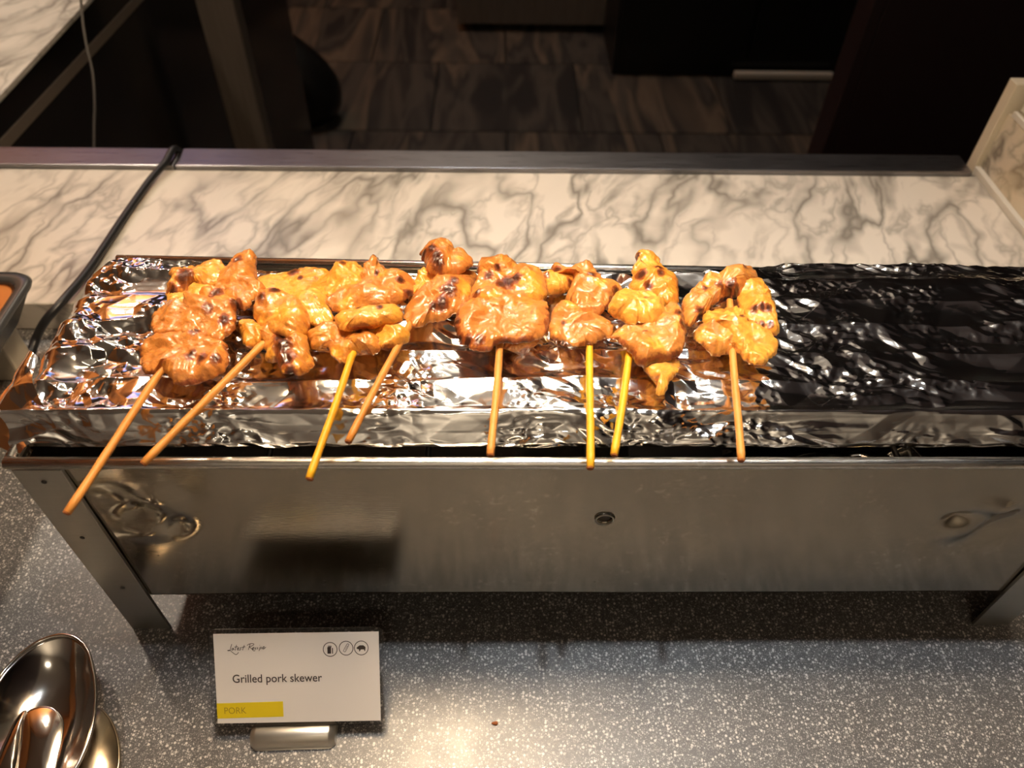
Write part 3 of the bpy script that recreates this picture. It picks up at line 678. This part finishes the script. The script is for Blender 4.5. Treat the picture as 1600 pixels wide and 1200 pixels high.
# 8
s = skewer('rightmost pork skewer, ragged orange meat with dark grill lines', cropC, (1163, 685), (1158, 719), False, .187, pokes=(1136, 421))
piece(s, cropC, [(930,590),(950,540),(1050,535),(1150,570),(1210,630),(1222,700),(1120,688),(1040,692),(970,652)], z1, .007, Mt, .45, seed=29)
piece(s, cropC, [(868,390),(920,320),(970,290),(1000,240),(1080,235),(1150,190),(1220,175),(1290,210),(1305,260),(1240,310),(1190,350),(1110,350),(1060,400),(980,470),(905,545),(868,480)], z2, .009, Mt, .35, [(1080,285,28),(1150,285,30),(1010,295,22),(1190,300,22),(970,430,30),(1220,190,22)], [(1130,380,60)], seed=30)
piece(s, cropC, [(1195,280),(1300,240),(1370,300),(1392,420),(1420,500),(1432,575),(1340,562),(1250,510),(1205,430)], z2, .007, Ft, .55, [(1290,435,20),(1330,435,20),(1370,440,20),(1300,505,16),(1340,510,16),(1385,515,18)], seed=32, label='yellow slice with dark grill lines')
piece(s, cropC, [(980,500),(1030,440),(1120,415),(1210,440),(1240,510),(1300,555),(1400,600),(1428,650),(1400,720),(1310,778),(1240,750),(1200,690),(1100,570),(1000,540)], z2, .008, Ft, .6, [(1215,480,14)], [(1100,450,70)], seed=33)
settle(s)

# ------------------------------------------------------------------ name card
cardroot = thing('menu_card', (.115, -.062, 0), 'white laminated card reading Grilled pork skewer in a small metal holder', 'menu card')
th = math.radians(40); B0 = at(333, 1136, .0110); B1 = at(603, 1131, .0110)
ux = (B1-B0); LWd = ux.length; ux.normalize(); vy = Vector((0, math.sin(th), math.cos(th))); vy = (vy-ux*vy.dot(ux)).normalized(); nz_ = ux.cross(vy)
HT = .0575
def cp(u, v, h=0): return B0+ux*(u*LWd)+vy*(v*HT)+nz_*h     # u, v in 0..1 over the pouch
def slab_poly(name, poly, h0, h1, m, parent, closed=True):
    bm = bmesh.new(); a = [bm.verts.new(cp(u, v, h0)) for u, v in poly]; b = [bm.verts.new(cp(u, v, h1)) for u, v in poly]
    bm.faces.new(a); bm.faces.new(b[::-1])
    for i in range(len(poly)): j = (i+1) % len(poly); bm.faces.new((a[i], a[j], b[j], b[i]))
    return obj(name, bm, m, parent)
ch_ = .03; chv = .05
slab_poly('laminate_pouch', [(ch_*.7, 0), (1-ch_*.7, 0), (1, chv), (1, 1-chv), (1-ch_, 1), (ch_, 1), (0, 1-chv), (0, chv)], -.0004, .0004, M_lam, cardroot)
U0, U1, V0, V1 = .030, .972, .042, .958
paper = slab_poly('paper_card', [(U0, V0), (U1, V0), (U1, V1), (U0, V1)], .00045, .0006, M_paper, cardroot)
def pp(x, y):     # position on the paper from the close-up (80..1450 by 140..880)
    u = (x-88)/1362; v = 1-(y-140)/740; return U0+(U1-U0)*u, V0+(V1-V0)*v
slab_poly('yellow_band', [pp(88, 838), pp(638, 832), pp(638, 704), pp(88, 712)], .00062, .00068, M_ylw, paper)
def text(name, s_, x0, x1, ybase, m, h=.00072, bold=0., ysc=1.):
    cu = bpy.data.curves.new(name, 'FONT'); cu.body = s_; cu.size = 1; cu.offset = bold; cu.resolution_u = 4
    o = bpy.data.objects.new(name, cu); COL.objects.link(o); dg = bpy.context.evaluated_depsgraph_get()
    me = bpy.data.meshes.new_from_object(o.evaluated_get(dg)); COL.objects.unlink(o); bpy.data.objects.remove(o)
    xsn = [v.co.x for v in me.vertices]; lo, hi = min(xsn), max(xsn); a = pp(x0, ybase); b = pp(x1, ybase); sc = (b[0]-a[0])*LWd/(hi-lo)
    for v in me.vertices:
        x, y = (v.co.x-lo)*sc, v.co.y*sc*ysc; v.co = B0+ux*(a[0]*LWd+x)+vy*(a[1]*HT+y)+nz_*h
    return obj(name, me, m, paper)
text('dish_name', 'Grilled pork skewer', 230, 970, 542, M_print, bold=.008, ysc=1.12)
text('band_word', 'PORK', 150, 330, 800, M_ink2, .00075, bold=-.012, ysc=1.15)
# handwritten line
def stroke(bm, pts, wd=3.2, h=.00072, n=5):
    P = [np.array((q.x, q.y)) for q in spline([(a, b, 0) for a, b in pts], n)] if len(pts) > 2 else [np.array(q, float) for q in pts]
    L = []
    for i, q in enumerate(P):
        t = P[min(i+1, len(P)-1)]-P[max(i-1, 0)]; t = t/max(np.linalg.norm(t), 1e-9); nn = np.array((-t[1], t[0]))*wd/2
        L.append((bm.verts.new(cp(*pp(*(q+nn)), h)), bm.verts.new(cp(*pp(*(q-nn)), h))))
    for a, b in zip(L, L[1:]): bm.faces.new((a[0], a[1], b[1], b[0]))
def wr(p): return (200+ (p[0]-310)*.302, 222+(p[1]-200)*.30)     # close-up of the script line
bm = bmesh.new()
for st in ([(435,205),(405,290),(372,380),(310,382),(372,375),(440,430),(520,490),(570,480),(608,430)],
           [(475,320),(440,325),(425,365),(450,370),(478,325),(480,370)], [(565,230),(535,320),(515,370),(530,372)], [(500,290),(600,280)],
           [(575,345),(620,330),(615,305),(585,325),(580,370),(630,362)], [(690,300),(660,315),(675,345),(650,372),(630,365)], [(775,240),(740,320),(720,380)], [(700,300),(800,285)],
           [(935,215),(905,290),(880,370)], [(850,250),(900,215),(985,200),(1035,215),(1010,250),(915,290),(960,330),(1020,400),(1065,385)],
           [(990,345),(1035,320),(1030,300),(995,320),(990,360),(1040,350)], [(1100,310),(1065,325),(1065,355),(1100,345)], [(1140,300),(1125,345),(1145,350)], [(1195,245),(1190,255)],
           [(1200,300),(1185,350),(1165,405)], [(1190,310),(1230,300),(1235,335),(1195,350)], [(1265,335),(1310,315),(1310,285),(1275,305),(1265,345),(1300,352),(1360,300)]):
    stroke(bm, [wr(p_) for p_ in st], 4.6)
obj('script_line', bm, M_print, paper)
def circ(bm, cx, cy, r, wd): stroke(bm, [(cx+r*math.cos(a), cy+r*math.sin(a)) for a in np.linspace(0, 2*math.pi, 41)], wd, n=1)
def fillp(bm, pts, h=.00072): bm.faces.new([bm.verts.new(cp(*pp(*p_), h)) for p_ in pts])
bm = bmesh.new(); circ(bm, 1045, 280, 57, 6); fillp(bm, [(1022,265),(1026,258),(1058,258),(1052,268),(1052,315),(1022,315)]); fillp(bm, [(1060,266),(1068,270),(1068,315),(1060,315)]); fillp(bm, [(1028,250),(1058,250),(1058,255),(1028,255)]); obj('milk_icon', bm, M_print, paper)
bm = bmesh.new(); circ(bm, 1177, 272, 57, 6); stroke(bm, [(1162,300),(1156,290),(1185,240),(1196,238),(1200,246),(1172,298),(1162,300)], 4); stroke(bm, [(1168,288),(1190,250)], 3); obj('bread_icon', bm, M_print, paper)
bm = bmesh.new(); circ(bm, 1303, 272, 57, 6); fillp(bm, [(1262,272),(1272,262),(1290,250),(1320,250),(1336,262),(1338,272),(1334,298),(1328,298),(1326,284),(1298,284),(1290,300),(1284,300),(1284,284),(1270,280)]); obj('pig_icon', bm, M_print, paper)
# holder: rounded bar with slot lips
h0 = at(392, 1148, .0065); h1 = at(524, 1144, .0065); hx = (h1-h0).normalized(); hw = (h1-h0).length
bm = bmesh.new(); prof = []
for a in np.linspace(-20, 200, 14): prof.append((.0072*math.cos(math.radians(a)), .0030+.0075*math.sin(math.radians(a))))
prof = [(.0074, 0)]+prof+[(-.0074, 0)]
rings = []
for t, s_ in ((0, .72), (.055, .97), (.075, 1), (.925, 1), (.945, .97), (1, .72)):
    rings.append([bm.verts.new(h0+hx*(t*hw)+Vector((0, q_[0]*s_+.0005, max(q_[1]*s_, .0) - h0.z + .0004))) for q_ in prof])
for a, b in zip(rings, rings[1:]):
    for k in range(len(prof)): kk = (k+1) % len(prof); bm.faces.new((a[k], a[kk], b[kk], b[k]))
bm.faces.new(rings[0]); bm.faces.new(rings[-1][::-1])
for v_ in bm.verts: v_.co.z = max(v_.co.z, .0003)
o = obj('card_holder', bm, M_nickel, cardroot, True); md = o.modifiers.new('e', 'EDGE_SPLIT'); md.split_angle = math.radians(30)
o['label'] = 'brushed metal half-round holder'
settle(cardroot)

# ------------------------------------------------------------------ utensils, lower left
def bowl_obj(name, px, z, depth, m, parent, dome=False, thick=.0011, rimr=.0011, zfar=0.):
    P = [np.array(at(x, y, z))[:2] for x, y in px]; out = closed_spline(P, 10); c = out.mean(0); n = len(out); K = 22
    bm = bmesh.new(); R_ = []
    for k in range(1, K+1):
        r = k/K; zz = (-depth*(1-r**2.4)) if not dome else depth*(1-r**2.2)
        R_.append([bm.verts.new((c[0]+(p[0]-c[0])*r, c[1]+(p[1]-c[1])*r, z+zz)) for p in out])
    cv_ = bm.verts.new((c[0], c[1], z+(-depth if not dome else depth)))
    for a, b in zip(R_, R_[1:]):
        for i in range(n): j = (i+1) % n; bm.faces.new((a[i], a[j], b[j], b[i]))
    for i in range(n): bm.faces.new((cv_, R_[0][(i+1) % n], R_[0][i]))
    o = obj(name, bm, m, parent, True); md = o.modifiers.new('s', 'SOLIDIFY'); md.thickness = thick; md.offset = 0
    if rimr:
        bm = bmesh.new(); pts = [(p[0], p[1], z) for p in out]+[(out[0][0], out[0][1], z)]; tube(bm, pts, rimr, 8, False)
        obj('rim', bm, m, o if parent is None else parent, True)
    return o
sp = thing('serving_spoon', at(70, 1120, 0), 'large polished steel serving spoon, bowl up, at the lower left corner', 'spoon')
bowl_obj('bowl', [(0,1057),(20,1034),(40,1016),(60,1003),(80,995),(101,992),(121,998),(136,1015),(144,1040),(149,1072),(149,1102),(144,1136),(132,1172),(114,1208),(85,1245),(35,1262),(-15,1240),(-40,1190),(-38,1135),(-22,1092)], .024, .017, M_spoon, sp)
p0 = at(-10, 1262, .024); obj('handle', tb(spline([p0, p0+Vector((-.03, -.03, .012)), p0+Vector((-.08, -.08, .02))], 6), [.005]*12+[.006], 10), M_spoon, sp, True)
settle(sp)
fk = thing('serving_tongs', at(60, 1160, .02), 'polished steel tongs with two rounded leaf-shaped tips lying in the large spoon', 'tongs')
for pxs, zz in (([(35,1160),(38,1130),(43,1114),(53,1108),(66,1105),(81,1107),(92,1116),(98,1131),(96,1153),(90,1178),(84,1205),(72,1255),(45,1264),(28,1240),(30,1200)], .033),
            ([(0,1180),(12,1152),(24,1128),(34,1115),(40,1112),(37,1132),(33,1162),(27,1202),(18,1255),(-5,1262),(-15,1230)], .031)):
    bowl_obj('tip', pxs, zz, .0022, M_spoon, fk, True, .001, .0007)
q0 = at(48, 1258, .030); q1 = at(6, 1256, .028)
for q_ in (q0, q1): obj('arm', tb(spline([q_, q_+Vector((-.02, -.035, .012)), q_+Vector((-.05, -.09, .02))], 5), .003, 8), M_spoon, fk, True)
settle(fk)
sr = bowl_obj('spoon_rest', [(60,1230),(80,1160),(110,1120),(150,1108),(168,1120),(181,1145),(186,1175),(182,1210),(160,1262),(110,1290),(70,1270)], .004, .006, M_gold, None, True, .0012, .0009)
tag(sr, 'warm-toned metal spoon rest partly under the large spoon', 'spoon rest')
# dish at the left edge
dish = thing('serving_dish', (-.26, .1, 0), 'copper-coloured dish with thick dark rim at the left edge of the picture', 'dish')
def rrect(x0, x1, y0, y1, r, z, n=8):
    o_ = []
    for cx, cy, a0_ in ((x1-r, y1-r, 0), (x0+r, y1-r, 90), (x0+r, y0+r, 180), (x1-r, y0+r, 270)):
        for k in range(n+1): a = math.radians(a0_+90*k/n); o_.append((cx+r*math.cos(a), cy+r*math.sin(a), z))
    return o_
def loft(loops, closed_caps=(True, True)):
    bm = bmesh.new(); R_ = [[bm.verts.new(p) for p in L] for L in loops]; n = len(R_[0])
    for a, b in zip(R_, R_[1:]):
        for i in range(n): j = (i+1) % n; bm.faces.new((a[i], a[j], b[j], b[i]))
    if closed_caps[0]: bm.faces.new(R_[0])
    if closed_caps[1]: bm.faces.new(R_[-1][::-1])
    return bm
X0, X1, Y0_, Y1_ = -.42, -.124, -.02, .247
def rr_(i, z, r): return rrect(X0+i, X1-i, Y0_+i, Y1_-i, r, z)
obj('shell', loft([rr_(.035, .034, .02), rr_(.012, .058, .02), rr_(.001, .079, .016)], (True, False)), M_rimblk, dish, True)
obj('rim', loft([rr_(0, .079, .016), rr_(-.001, .081, .016), rr_(.001, .084, .016), rr_(.007, .0835, .014), rr_(.011, .080, .012), rr_(.008, .078, .013), rr_(0, .079, .016)], (False, False)), M_rimblk, dish, True)
tag(obj('glazed_inside', loft([rr_(.010, .0795, .012), rr_(.020, .070, .012), rr_(.034, .048, .016), rr_(.042, .043, .016)], (False, True)), M_copper, dish, True), 'glossy copper-coloured inside')
for (fx, fy) in ((-.166, .222), (-.166, .01), (-.39, .226), (-.39, .01)): obj('foot', bx((fx-.012, fy-.012, 0.0005), (fx+.012, fy+.012, .040), .002), M_beige, dish)
settle(dish)
# cable over the marble
cb = obj('power_cable', tb(spline([(-.0985, .5185, -.12), (-.0995, .5175, .0), at(275, 233, .0385), at(258, 254, .0385), at(232, 285, .036), at(190, 345, .0345), at(140, 420, .0355), at(100, 468, .037), at(72, 500, .030), at(56, 530, .012), at(42, 575, .0045)], 8), .0036, 12), M_blackplastic, None, True)
tag(cb, 'black cable running over the steel ledge and marble towards the grill', 'cable')
# crumb
bm = bmesh.new(); bmesh.ops.create_icosphere(bm, subdivisions=2, radius=.0013)
for v_ in bm.verts: v_.co = Vector((v_.co.x*1.5, v_.co.y*.8, v_.co.z*.5))*(1+.2*math.sin(v_.co.x*4000)); 
c0 = at(774, 1130, .0007); bmesh.ops.translate(bm, verts=bm.verts, vec=c0); tag(obj('food_crumb', bm, M_stickend, None, True), 'tiny orange-brown crumb on the speckled counter', 'crumb')
